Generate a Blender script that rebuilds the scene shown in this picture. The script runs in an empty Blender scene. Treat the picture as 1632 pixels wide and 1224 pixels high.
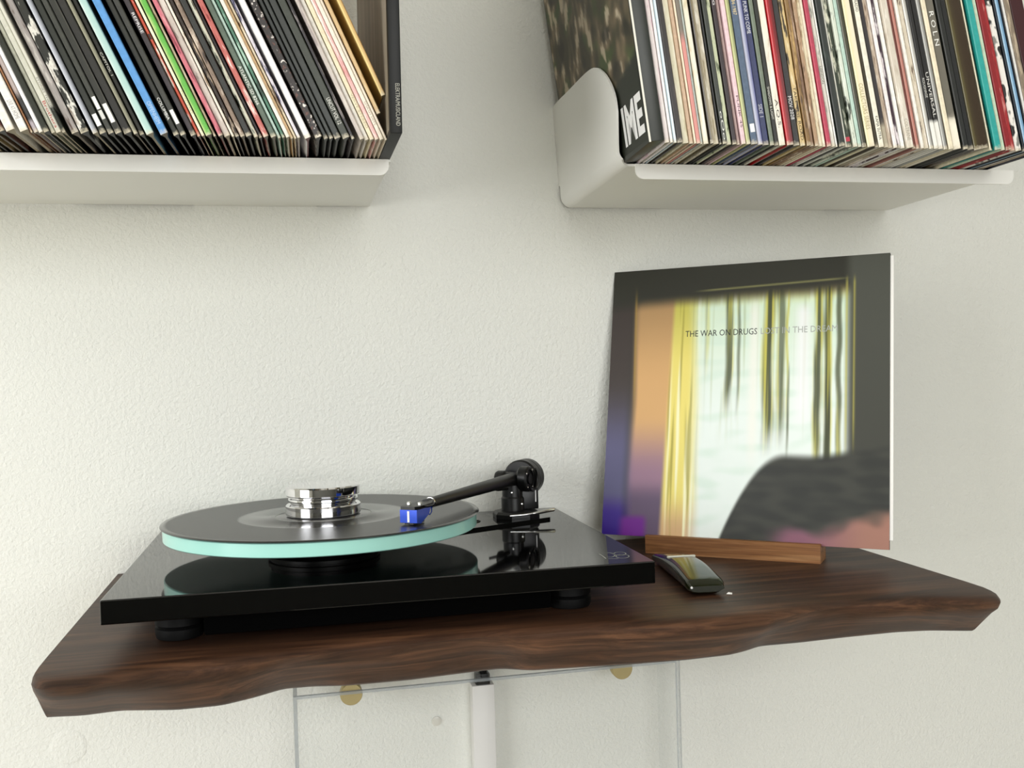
import bpy, bmesh, math, random
from mathutils import Vector, Matrix, noise
S = bpy.context.scene
COL = S.collection
# ------------------------------------------------------------------ camera
F_PX = 1587.75
cam_d = bpy.data.cameras.new('camera'); cam = bpy.data.objects.new('camera', cam_d); COL.objects.link(cam)
cam_d.sensor_fit = 'HORIZONTAL'; cam_d.sensor_width = 36.0; cam_d.lens = 36.0 * F_PX / 1632.0
cam_d.clip_start = 0.01
CY, CP, CR = 0.21853, -0.01818, -0.02773
fw = Vector((math.sin(CY) * math.cos(CP), math.cos(CY) * math.cos(CP), math.sin(CP)))
r0 = Vector((math.cos(CY), -math.sin(CY), 0)); u0 = r0.cross(fw)
rt = math.cos(CR) * r0 + math.sin(CR) * u0; up = -math.sin(CR) * r0 + math.cos(CR) * u0
m = Matrix((rt, up, -fw)).transposed().to_4x4(); m.translation = (-0.13102, -1.15709, 0.21569)
cam.matrix_world = m
S.camera = cam
# ------------------------------------------------------------------ world, light, exposure
W = bpy.data.worlds.new('sky'); S.world = W; W.use_nodes = True
bg = W.node_tree.nodes['Background']
sky = W.node_tree.nodes.new('ShaderNodeTexSky'); sky.sky_type = 'NISHITA'; sky.sun_disc = False
sky.sun_elevation = math.radians(40); sky.sun_rotation = math.radians(20)
W.node_tree.links.new(sky.outputs[0], bg.inputs[0]); bg.inputs[1].default_value = 0.15
def area(name, loc, aim, sx, sy, power, col):
    d = bpy.data.lights.new(name, 'AREA'); d.shape = 'RECTANGLE'; d.size = sx; d.size_y = sy; d.energy = power; d.color = col
    o = bpy.data.objects.new(name, d); COL.objects.link(o); o.location = loc
    o.rotation_euler = Vector(aim).to_track_quat('-Z', 'Z').to_euler()
    return o
area('daylight_left_window', (-2.17, -1.55, 0.5), (1, 0, 0), 1.5, 1.5, 45, (1.0, 0.988, 0.978))
area('daylight_rear_window', (0.45, -3.36, 0.65), (0, 1, 0), 1.9, 1.4, 46, (1.0, 0.986, 0.968))
S.view_settings.view_transform = 'Standard'; S.view_settings.look = 'None'
S.view_settings.exposure = 0.0; S.view_settings.gamma = 1.0; S.view_settings.use_curve_mapping = False
S.cycles.use_denoising = True; S.cycles.max_bounces = 10; S.cycles.transparent_max_bounces = 12
S.cycles.caustics_reflective = False; S.cycles.caustics_refractive = False

# ------------------------------------------------------------------ helpers
def lin(h):
    c = [int(h[i:i + 2], 16) / 255 for i in (0, 2, 4)]
    return tuple(x / 12.92 if x <= .04045 else ((x + .055) / 1.055) ** 2.4 for x in c) + (1.0,)
class Nodes:
    def __init__(s, name):
        s.m = bpy.data.materials.new(name); s.m.use_nodes = True; s.t = s.m.node_tree
        s.b = s.t.nodes['Principled BSDF']; s.out = s.t.nodes['Material Output']
    def n(s, kind, **kw):
        x = s.t.nodes.new('ShaderNode' + kind)
        for k, v in kw.items():
            if hasattr(x, k) and k not in ('inputs',): setattr(x, k, v)
            else: x.inputs[k.replace('_', ' ')].default_value = v
        return x
    def l(s, a, b): s.t.links.new(a, b)
    def set(s, **kw):
        for k, v in kw.items(): s.b.inputs[k.replace('_', ' ')].default_value = v
    def ramp(s, fac, stops, interp='LINEAR'):
        r = s.t.nodes.new('ShaderNodeValToRGB'); e = r.color_ramp.elements; r.color_ramp.interpolation = interp
        while len(e) > 1: e.remove(e[-1])
        e[0].position, e[0].color = stops[0]
        for p, c in stops[1:]:
            k = e.new(p); k.color = c
        s.l(fac, r.inputs[0]); return r.outputs[0]
    def coords(s, scale=(1, 1, 1), loc=(0, 0, 0)):
        tc = s.n('TexCoord'); mp = s.n('Mapping'); mp.inputs['Scale'].default_value = scale; mp.inputs['Location'].default_value = loc
        s.l(tc.outputs['Object'], mp.inputs[0]); return mp.outputs[0]
    def noise(s, vec, scale, detail=4, rough=.55, dist=0.0):
        x = s.n('TexNoise'); x.inputs['Scale'].default_value = scale; x.inputs['Detail'].default_value = detail
        x.inputs['Roughness'].default_value = rough; x.inputs['Distortion'].default_value = dist
        s.l(vec, x.inputs['Vector']); return x.outputs['Fac']
    def bump(s, h, strength, dist):
        x = s.n('Bump'); x.inputs['Strength'].default_value = strength; x.inputs['Distance'].default_value = dist
        s.l(h, x.inputs['Height']); s.l(x.outputs[0], s.b.inputs['Normal'])
def plain(name, hexc, rough=.5, metal=0.0, spec=.5, grain=0.0):
    k = Nodes(name); k.set(Base_Color=lin(hexc), Roughness=rough, Metallic=metal); k.b.inputs['Specular IOR Level'].default_value = spec
    if grain:
        k.bump(k.noise(k.coords(), 900, 2), .25, grain)
    return k.m
def mesh(name, verts, faces, mats, parent=None, mi=None, smooth=None, origin=(0, 0, 0)):
    me = bpy.data.meshes.new(name); o3 = Vector(origin)
    me.from_pydata([tuple(Vector(v) - o3) for v in verts], [], faces)
    for mt in (mats if isinstance(mats, (list, tuple)) else [mats]): me.materials.append(mt)
    if mi: me.polygons.foreach_set('material_index', mi)
    bm = bmesh.new(); bm.from_mesh(me); bmesh.ops.recalc_face_normals(bm, faces=bm.faces); bm.to_mesh(me); bm.free()
    if smooth is not None:
        me.polygons.foreach_set('use_smooth', [True] * len(me.polygons)); me.set_sharp_from_angle(angle=math.radians(smooth))
    o = bpy.data.objects.new(name, me); COL.objects.link(o)
    if parent: o.parent = parent
    else: o.location = o3
    return o
def tag(o, label=None, cat=None, group=None, kind=None):
    if label: o['label'] = label
    if cat: o['category'] = cat
    if group: o['group'] = group
    if kind: o['kind'] = kind
    return o
def empty(name, loc, label, cat, group=None):
    o = bpy.data.objects.new(name, None); COL.objects.link(o); o.location = loc; o.empty_display_size = .02
    return tag(o, label, cat, group)
class MB:
    """collects shapes in one coordinate frame"""
    def __init__(s): s.v = []; s.f = []; s.mi = []
    def add(s, v, f, mi=0):
        b = len(s.v); s.v += [tuple(x) for x in v]; s.f += [tuple(i + b for i in q) for q in f]; s.mi += [mi] * len(f)
        return s
    def box(s, lo, hi, mi=0, M=None, bev=0.0):
        bm = bmesh.new(); bmesh.ops.create_cube(bm, size=1)
        for v in bm.verts: v.co = Vector([(lo[i] + hi[i]) / 2 + v.co[i] * (hi[i] - lo[i]) for i in range(3)])
        if bev: bmesh.ops.bevel(bm, geom=list(bm.edges), offset=bev, segments=2, profile=.5, affect='EDGES', clamp_overlap=True)
        bm.verts.index_update()
        s.add([(M @ v.co if M else v.co) for v in bm.verts], [[v.index for v in f.verts] for f in bm.faces], mi); bm.free(); return s
    def lathe(s, prof, seg=64, M=None, mi=0, cap=True):
        v = []; f = []; n = len(prof)
        for i in range(seg):
            a = 2 * math.pi * i / seg
            for r, z in prof: v.append(Vector((r * math.cos(a), r * math.sin(a), z)))
        for i in range(seg):
            j = (i + 1) % seg
            for k in range(n - 1): f.append((i * n + k, j * n + k, j * n + k + 1, i * n + k + 1))
        if cap and prof[0][0] > 1e-6: f.append(tuple(i * n for i in range(seg))[::-1])
        if cap and prof[-1][0] > 1e-6: f.append(tuple(i * n + n - 1 for i in range(seg)))
        s.add([(M @ x if M else x) for x in v], f, mi); return s
    def tube(s, pts, rad, seg=10, mi=0):
        pts = [Vector(p) for p in pts]; rads = rad if isinstance(rad, (list, tuple)) else [rad] * len(pts)
        v = []; f = []; n = len(pts); last = None
        for i, p in enumerate(pts):
            d = (pts[min(i + 1, n - 1)] - pts[max(i - 1, 0)]).normalized()
            if last is None: a = d.orthogonal().normalized()
            else: a = (last - d * last.dot(d)).normalized()
            last = a; b = d.cross(a)
            for k in range(seg):
                t = 2 * math.pi * k / seg; v.append(p + (a * math.cos(t) + b * math.sin(t)) * rads[i])
        for i in range(n - 1):
            for k in range(seg):
                k2 = (k + 1) % seg; f.append((i * seg + k, i * seg + k2, (i + 1) * seg + k2, (i + 1) * seg + k))
        f.append(tuple(range(seg))[::-1]); f.append(tuple((n - 1) * seg + k for k in range(seg)))
        s.add(v, f, mi); return s
    def prism(s, poly, axis_vec, mi=0):
        n = len(poly); a = [Vector(p) for p in poly]; b = [p + Vector(axis_vec) for p in a]
        s.add(a + b, [tuple(range(n))[::-1], tuple(range(n, 2 * n))] + [(i, (i + 1) % n, n + (i + 1) % n, n + i) for i in range(n)], mi); return s
    def build(s, name, mats, parent=None, smooth=30, origin=(0, 0, 0)):
        return mesh(name, s.v, s.f, mats, parent, s.mi, smooth, origin)
def axis_matrix(o, z, x=None):
    z = Vector(z).normalized(); x = Vector(x) if x else z.orthogonal(); x = (x - z * x.dot(z)).normalized(); y = z.cross(x)
    mm = Matrix((x, y, z)).transposed().to_4x4(); mm.translation = Vector(o); return mm
FONT_CACHE = {}
def text_mesh(txt, bold=.0):
    """flat lettering, unit size, lying in x-y with its lower left at the origin; returns mesh data as lists and its width, height"""
    if (txt, bold) in FONT_CACHE: return FONT_CACHE[(txt, bold)]
    cu = bpy.data.curves.new('lettering', 'FONT'); cu.body = txt; cu.size = 1.0; cu.resolution_u = 2; cu.fill_mode = 'FRONT'; cu.offset = bold
    ob = bpy.data.objects.new('lettering', cu); COL.objects.link(ob)
    dg = bpy.context.evaluated_depsgraph_get(); me = bpy.data.meshes.new_from_object(ob.evaluated_get(dg))
    v = [q.co.copy() for q in me.vertices]; f = [tuple(p.vertices) for p in me.polygons]
    bpy.data.objects.remove(ob); bpy.data.meshes.remove(me); bpy.data.curves.remove(cu)
    x0 = min(q.x for q in v); x1 = max(q.x for q in v); y0 = min(q.y for q in v); y1 = max(q.y for q in v)
    v = [Vector((q.x - x0, q.y - y0, 0)) for q in v]
    FONT_CACHE[(txt, bold)] = (v, f, x1 - x0, y1 - y0); return FONT_CACHE[(txt, bold)]
def sm(a, b, x):
    t = max(0.0, min(1.0, (x - a) / (b - a))); return t * t * (3 - 2 * t)
def mixc(a, b, t): return [a[i] + (b[i] - a[i]) * t for i in range(3)]
def print_grid(name, parent, nu, nv, fn, place, mat):
    """a flat printed face: one colour per point of a fine grid"""
    vs = []; cs = []
    for j in range(nv + 1):
        for i in range(nu + 1):
            u, w = i / nu, j / nv; vs.append(place(u, w)); c = fn(u, w)
            cs += [max(0, x / 255) ** 2.2 for x in c[:3]] + [1.0]
    fs = [(j * (nu + 1) + i, j * (nu + 1) + i + 1, (j + 1) * (nu + 1) + i + 1, (j + 1) * (nu + 1) + i) for j in range(nv) for i in range(nu)]
    me = bpy.data.meshes.new(name); me.from_pydata([tuple(q) for q in vs], [], fs); me.materials.append(mat)
    at = me.color_attributes.new('print', 'FLOAT_COLOR', 'POINT'); at.data.foreach_set('color', cs)
    o = bpy.data.objects.new(name, me); COL.objects.link(o); o.parent = parent; return o
def nz(x, y, z=0.0): return noise.noise(Vector((x, y, z)))
random.seed(7)

# ------------------------------------------------------------------ materials of the place
k = Nodes('wall_paint'); k.set(Base_Color=lin('e9eae3'), Roughness=.62)
c = k.coords(); a = k.noise(c, 230, 3, .55, .4); b = k.noise(c, 620, 2)
ad = k.n('Math', operation='MULTIPLY_ADD'); ad.inputs[1].default_value = .25; k.l(b, ad.inputs[0]); k.l(a, ad.inputs[2])
k.bump(ad.outputs[0], .65, .0019); WALL = k.m
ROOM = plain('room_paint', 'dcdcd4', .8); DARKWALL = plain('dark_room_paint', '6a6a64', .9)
CEIL = plain('ceiling_paint', 'efede6', .9)
k = Nodes('oak_floor'); c = k.coords((1, 9, 1)); k.l(k.ramp(k.noise(c, 3, 5), [(.3, lin('b8b0a0')), (.7, lin('d2ccbe'))]), k.b.inputs['Base Color']); k.set(Roughness=.45); FLOOR = k.m
FRAME_W = plain('window_frame_paint', 'e8e6e0', .4)
STEEL = plain('powder_coated_white_steel', 'f3f3ed', .45, 0, .4, .00015)
def walnut(name, dark, mid, light, scale=1.0, rough=.48):
    k = Nodes(name); c = k.coords((1.6 * scale, 22 * scale, 30 * scale)); w = k.noise(c, 3.2, 6, .62, .8)
    c2 = k.coords((6 * scale, 240 * scale, 240 * scale)); fibre = k.noise(c2, 2.0, 3, .6)
    base = k.ramp(w, [(.28, lin(dark)), (.5, lin(mid)), (.72, lin(light))])
    c3 = k.coords((.9 * scale, 9 * scale, 14 * scale), (3, 1, 2)); big = k.noise(c3, 2.4, 3, .5, .4); m0 = k.n('MixRGB', blend_type='MULTIPLY'); m0.inputs[0].default_value = .8; k.l(base, m0.inputs[1]); k.l(k.ramp(big, [(.36, (.5, .47, .45, 1)), (.58, (1, 1, 1, 1))]), m0.inputs[2]); base = m0.outputs[0]
    mx = k.n('MixRGB', blend_type='MULTIPLY'); mx.inputs[0].default_value = .55; k.l(base, mx.inputs[1])
    k.l(k.ramp(fibre, [(.35, (.45, .42, .4, 1)), (.6, (1, 1, 1, 1))]), mx.inputs[2]); k.l(mx.outputs[0], k.b.inputs['Base Color'])
    k.set(Roughness=rough); k.b.inputs['Specular IOR Level'].default_value = .35; k.bump(fibre, .12, .0006); return k.m
WALNUT = walnut('oiled_walnut', '2c1b12', '4c3222', '745038')
WALNUT_L = walnut('light_walnut', '80522f', 'ae7a4c', 'd0a270', 1.0)
GLOSS = plain('gloss_black_lacquer', '030303', .045, 0, .42); GLOSS.node_tree.nodes['Principled BSDF'].inputs['IOR'].default_value = 1.5
SATIN = plain('satin_black', '0b0b0b', .38, 0, .4); RUBBER = plain('black_rubber', '060606', .6, 0, .2)
CHROME = plain('polished_chrome', 'e6e6e8', .05, 1.0); SILVER = plain('brushed_silver', 'd8d8d8', .2, 1.0)
BRASS = plain('brushed_brass', 'b8a878', .5, .45)
BLUE = plain('blue_anodised', '0a3fb4', .2, .3); WHITE_P = plain('white_print', 'f4f4f2', .5); GREY_P = plain('pale_grey_print', 'a9aea8', .5); DARK_P = plain('dark_print', '1c1e1c', .5)
k = Nodes('platter_glass'); k.set(Base_Color=lin('b4efe2'), Roughness=.15); k.b.inputs['Transmission Weight'].default_value = .12
k.b.inputs['Subsurface Weight'].default_value = .0; GLASS = k.m
k = Nodes('vinyl'); k.set(Base_Color=(.006, .006, .006, 1)); tc = k.n('TexCoord'); ln = k.n('VectorMath', operation='LENGTH')
sx = k.n('VectorMath', operation='MULTIPLY'); sx.inputs[1].default_value = (1, 1, 0); k.l(tc.outputs['Object'], sx.inputs[0]); k.l(sx.outputs[0], ln.inputs[0])
rr = k.ramp(ln.outputs['Value'], [(.0, (.12, .12, .12, 1)), (.0785, (.12, .12, .12, 1)), (.0795, (.33, .33, .33, 1)), (.1455, (.33, .33, .33, 1)), (.1465, (.12, .12, .12, 1))]); k.l(rr, k.b.inputs['Roughness'])
wv = k.n('Math', operation='MULTIPLY'); wv.inputs[1].default_value = 900; k.l(ln.outputs['Value'], wv.inputs[0]); n1 = k.n('TexNoise', noise_dimensions='1D'); k.l(wv.outputs[0], n1.inputs['W']); n1.inputs['Detail'].default_value = 2
k.bump(n1.outputs['Fac'], .10, .0004); k.b.inputs['Specular IOR Level'].default_value = .6; VINYL = k.m
k = Nodes('printed_card'); at = k.n('Attribute', attribute_name='print'); k.l(at.outputs['Color'], k.b.inputs['Base Color']); k.set(Roughness=.5); k.b.inputs['Specular IOR Level'].default_value = .35; PRINT = k.m
PAPER = plain('white_paper', 'f6f4ee', .7)
def acrylic(name, edge):
    k = Nodes(name); k.t.nodes.remove(k.b); tr = k.n('BsdfTransparent'); mx = k.n('MixShader')
    if edge:
        tr.inputs[0].default_value = (.93, .95, .96, 1); df = k.n('BsdfDiffuse'); df.inputs[0].default_value = lin('aeb4b8'); mx.inputs[0].default_value = .55
        k.l(tr.outputs[0], mx.inputs[1]); k.l(df.outputs[0], mx.inputs[2])
    else:
        tr.inputs[0].default_value = (.985, .988, .988, 1); gl = k.n('BsdfGlossy'); gl.inputs['Roughness'].default_value = .02
        fr = k.n('Fresnel'); fr.inputs[0].default_value = 1.25; ge = k.n('NewGeometry'); inv = k.n('Math', operation='SUBTRACT'); inv.inputs[0].default_value = 1; k.l(ge.outputs['Backfacing'], inv.inputs[1]); mu = k.n('Math', operation='MULTIPLY'); k.l(fr.outputs[0], mu.inputs[0]); k.l(inv.outputs[0], mu.inputs[1]); m2 = k.n('Math', operation='MINIMUM'); m2.inputs[1].default_value = .25; k.l(mu.outputs[0], m2.inputs[0]); k.l(m2.outputs[0], mx.inputs[0]); k.l(tr.outputs[0], mx.inputs[1]); k.l(gl.outputs[0], mx.inputs[2])
    k.l(mx.outputs[0], k.out.inputs[0]); return k.m
ACR, ACR_E = acrylic('clear_acrylic', False), acrylic('acrylic_edge', True)
# rows: x, thickness, lean, look, colours, description, printing
LEFT=[
(-0.3692, 0.004, 0.4047, 'p', '3a342c', 'dark olive brown record at far left edge, farther of two dark ones', [], {}),
(-0.3644, 0.004, 0.4053, 'p', 'cbbf9c', 'beige record at far left edge, seen only by its foot', [], {}),
(-0.3596, 0.004, 0.4059, 'p', '26241f', 'black record at far left edge between two beige feet', [], {}),
(-0.3548, 0.0044, 0.4065, 'p', 'c4b48c', 'straw beige record at far left edge beside dark red brown one', [], {}),
(-0.3495, 0.0049, 0.4071, 'p', '8a7858', 'tan brown record at far left edge next to dark red brown one', [], {}),
(-0.3438, 0.0053, 0.4078, 'p', '5a3028', 'dark red brown record spine at far left end', [], {}),
(-0.3372, 0.0069, 0.4086, 'p', 'f2efe6', 'thick blank cream white record, leftmost of the white spines', [], {}),
(-0.3274, 0.0066, 0.4101, 'p', 'f4f1ea', 'cream white record with small grey spine title', [('LIVE AT HOME', '9a9a98', 0.0253, 0.0097)], {}),
(-0.3201, 0.0016, 0.4113, 'p', 'a87650', 'very thin tan brown record beside the grey titled white one', [], {}),
(-0.318, 0.0033, 0.4116, 's', 'b8aaa6;4a4a4a;b3a9b0', 'lilac beige record with dark picture patch low on spine', [], {}),
(-0.3142, 0.0033, 0.4123, 'p', 'fbfaf6', 'narrow bright white record left of broad olive black spine', [], {}),
(-0.3104, 0.0043, 0.4129, 'p', '33372b', 'broad olive black record between bright white and pale grey spines', [], {}),
(-0.3055, 0.0031, 0.4137, 'p', 'b9b9a8', 'plain pale grey green record left of the red Brothers title', [], {}),
(-0.3018, 0.0044, 0.4143, 'p', 'd0cfc0', 'pale grey record titled Brothers in red', [('Brothers', 'b02a2a', 0.0259, 0.0039)], {}),
(-0.297, 0.003, 0.4151, 's', 'd8d6c8;30352a', 'off white record with widely spaced title and dark foot', [('STONES THROW', '6a6a64', 0.0458, 0.0176)], {}),
(-0.291, 0.0058, 0.4161, 'm', 'a39c98;c9c4bd;5a463c', 'lilac grey marbled record with brownish foot', [], {}),
(-0.2841, 0.0067, 0.4172, 'm2', '34352e;e8e6dc;6e5a4a', 'dark record with jagged white picture wrapping the spine', [], {}),
(-0.2752, 0.0042, 0.4187, 'g', 'd6d9e2;50555c', 'silver grey glossy record shading into dark', [], {}),
(-0.2702, 0.0055, 0.4198, 'p', '363a32', 'dark record with white label patch, first right of silver one', [('#', 'f0f0ee', 0.0161, 0.0061)], {}),
(-0.2637, 0.0044, 0.4213, 'p', '50524a', 'grey black record with two white label patches', [('#', 'efefea', 0.0309, 0.0204), ('#', 'd8d8d2', 0.0193, 0.012)], {}),
(-0.2584, 0.0053, 0.4226, 's2', '3c3d36;e4e2d6', 'narrow dark record with long white streak down its edge', [('#', 'f0efe8', 0.0247, 0.009)], {}),
(-0.2519, 0.0062, 0.4241, 'p', '33322d', 'broad plain black record left of thin cream lined spine', [], {}),
(-0.2447, 0.0032, 0.4258, 'g', 'a8a690;3a3a2e', 'thin record with two fine cream lines', [], {}),
(-0.2407, 0.0036, 0.4267, 'p', '2f2e27', 'black record with small white title, left of pale aqua one', [('CAPITOL 1', 'e8e6da', 0.0698, 0.0503)], {}),
(-0.2356, 0.0062, 0.4279, 'a', 'b3d6cf;f0f6f2;7fa8a2', 'pale aqua record with white painted edge', [], {}),
(-0.225, 0.0064, 0.4304, 'p', '5d9bd8', 'broad sky blue record', [('OPPENHEIM', 'b9d2ee', 0.0275, 0.0086)], {}),
(-0.2151, 0.0045, 0.428, 'p', '33352d', 'black record with white title, first right of sky blue one', [('COLUMBIA', 'f2f2ee', 0.0319, 0.013)], {}),
(-0.2099, 0.0046, 0.4263, 'p', '4b4c46', 'charcoal record with small white bar label', [('#', 'f4f4f2', 0.0214, 0.0094)], {}),
(-0.2022, 0.0044, 0.4237, 'p', '4a4246', 'dark plum grey record with white title high on spine', [('REPRISE', 'f0eeee', 0.1045, 0.0872)], {}),
(-0.1972, 0.0028, 0.4221, 'm', 'c8543c;f0e6d8;d86a50', 'thin red and white record left of cream spine', [('#', '262420', 0.0877, 0.083)], {}),
(-0.1939, 0.0028, 0.4209, 'p', 'f3eed0', 'narrow cream record with faint olive title', [('MONTEREY', 'b0a860', 0.0385, 0.0185)], {}),
(-0.1905, 0.0051, 0.4198, 'a', '57b341;e9f0a8;57b341', 'bright green record with yellow edge', [], {}),
(-0.1847, 0.0022, 0.419, 'm', 'b8a888;7a6a50;d6ccb0', 'thin mottled beige record right of green one', [], {}),
(-0.1809, 0.0038, 0.4191, 'm', 'cf7480;8c3444;e3a0a4', 'pink record with dark red lettering', [], {}),
(-0.1765, 0.0051, 0.4193, 'm', 'cfc4ba;8e8078;e6ded4', 'beige record with crumpled paper picture on spine', [], {}),
(-0.1707, 0.0024, 0.4196, 'm', 'efe6d6;a08a70;fff8ec', 'thin cream record with frayed foot', [], {}),
(-0.1679, 0.0032, 0.4197, 'm', '3a2c24;c8b49c;241c18', 'thin brown and black flecked record', [], {}),
(-0.1639, 0.0038, 0.4199, 'm', '8e7a6a;d2c2b0;40322a', 'tan record with scrollwork picture on spine', [], {}),
(-0.1595, 0.0049, 0.4201, 'p', '383a36', 'broad plain black record left of black and white patterned spine', [], {}),
(-0.1534, 0.0034, 0.4203, 'm', 'd9d8c4;2c3324;e8e6d6', 'white record with black leaf pattern', [], {}),
(-0.1495, 0.0029, 0.4205, 'p', '231b1c', 'narrow black record between leaf patterned and red flecked spines', [], {}),
(-0.146, 0.0045, 0.4207, 'm', 'c26a62;f2dcd2;8e2c2c', 'red and white flecked record left of grey green titled one', [], {}),
(-0.1401, 0.0047, 0.4209, 'p', '5b6a5c', 'grey green record with white title and catalogue number', [('ATLANTIC SD 8266', 'f4f4ec', 0.0614, 0.0279)], {}),
(-0.1347, 0.0029, 0.4211, 'p', 'cfe6da', 'pale mint record right of grey green titled one', [], {}),
(-0.1313, 0.0026, 0.4213, 'm', '4e7c66;a8c8b4;2e4a3a', 'thin sea green flecked record', [], {}),
(-0.1282, 0.0032, 0.4214, 'p', 'f6efe0', 'cream record between sea green and tan spines', [], {}),
(-0.1246, 0.0025, 0.4216, 'p', 'dcb98a', 'plain tan record among cream spines', [], {}),
(-0.1217, 0.0022, 0.4217, 'm', 'efe0c0;7a5a40;f6efe0', 'thin cream record with brown flecks', [], {}),
(-0.1192, 0.0029, 0.4218, 'm', 'dcd6de;3c3a5c;f2eef2', 'white record with indigo picture and lettering', [], {}),
(-0.1133, 0.0056, 0.4221, 'p', 'fdfcfb', 'brightest pure white record with dark red underside', [], {'bottom': '6a3438'}),
(-0.105, 0.006, 0.4208, 'sp', '3a322f;e8e0d8;6a4034', 'black record speckled with white stars', [], {}),
(-0.0979, 0.0037, 0.4192, 'p', '3a3e3a', 'first slim charcoal record right of star speckled one', [], {}),
(-0.0935, 0.0033, 0.4183, 'p', '40443f', 'second slim charcoal record right of star speckled one', [], {}),
(-0.0894, 0.0057, 0.4174, 'p', '3c403b', 'broad charcoal record left of olive titled one', [], {}),
(-0.0828, 0.0064, 0.416, 'p', '474c40', 'dark olive record with small white title', [('UNCUT VOL 12', 'e6e6de', 0.0351, 0.0121)], {}),
(-0.0756, 0.0028, 0.4144, 'm', '3c3638;88807e;2a2628', 'black record with worn grey lettering and cream tip', [], {}),
(-0.0689, 0.0038, 0.413, 'm', 'c8beb6;a89c98;dcd4ca', 'pinkish grey worn record, first of the pale block', [], {}),
(-0.0646, 0.0036, 0.4121, 'p', 'eae6de', 'off white record, second of the pale block', [], {}),
(-0.0605, 0.0036, 0.4112, 'p', 'ece0bf', 'yellowish cream record, third of the pale block', [('VERVE STEREO', 'b8b090', 0.0406, 0.0098)], {}),
(-0.0564, 0.0034, 0.4126, 'm', 'e9b8b4;f6e6dc;d89490', 'rose stained cream record', [], {}),
(-0.0525, 0.0036, 0.414, 'p', 'f6ead8', 'warm cream record with grey stamp right of rose one', [('SMASH HITS', 'b0a898', 0.0336, 0.0126)], {}),
(-0.0484, 0.0025, 0.4154, 'g', 'f4ead6;8a5a3a', 'thin cream record with brown line, last to reach the shelf', [], {})]
RAISED=[(-0.0518, 0.4269, 0.004, 0.4154, 'm', 'd8b988;b89058;e6cfa0', 'tan record wedged high behind black box set'), (-0.0474, 0.442, 0.0043, 0.4154, 'g', 'efd48a;a06a28', 'golden yellow record wedged highest beside black box set')]
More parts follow.
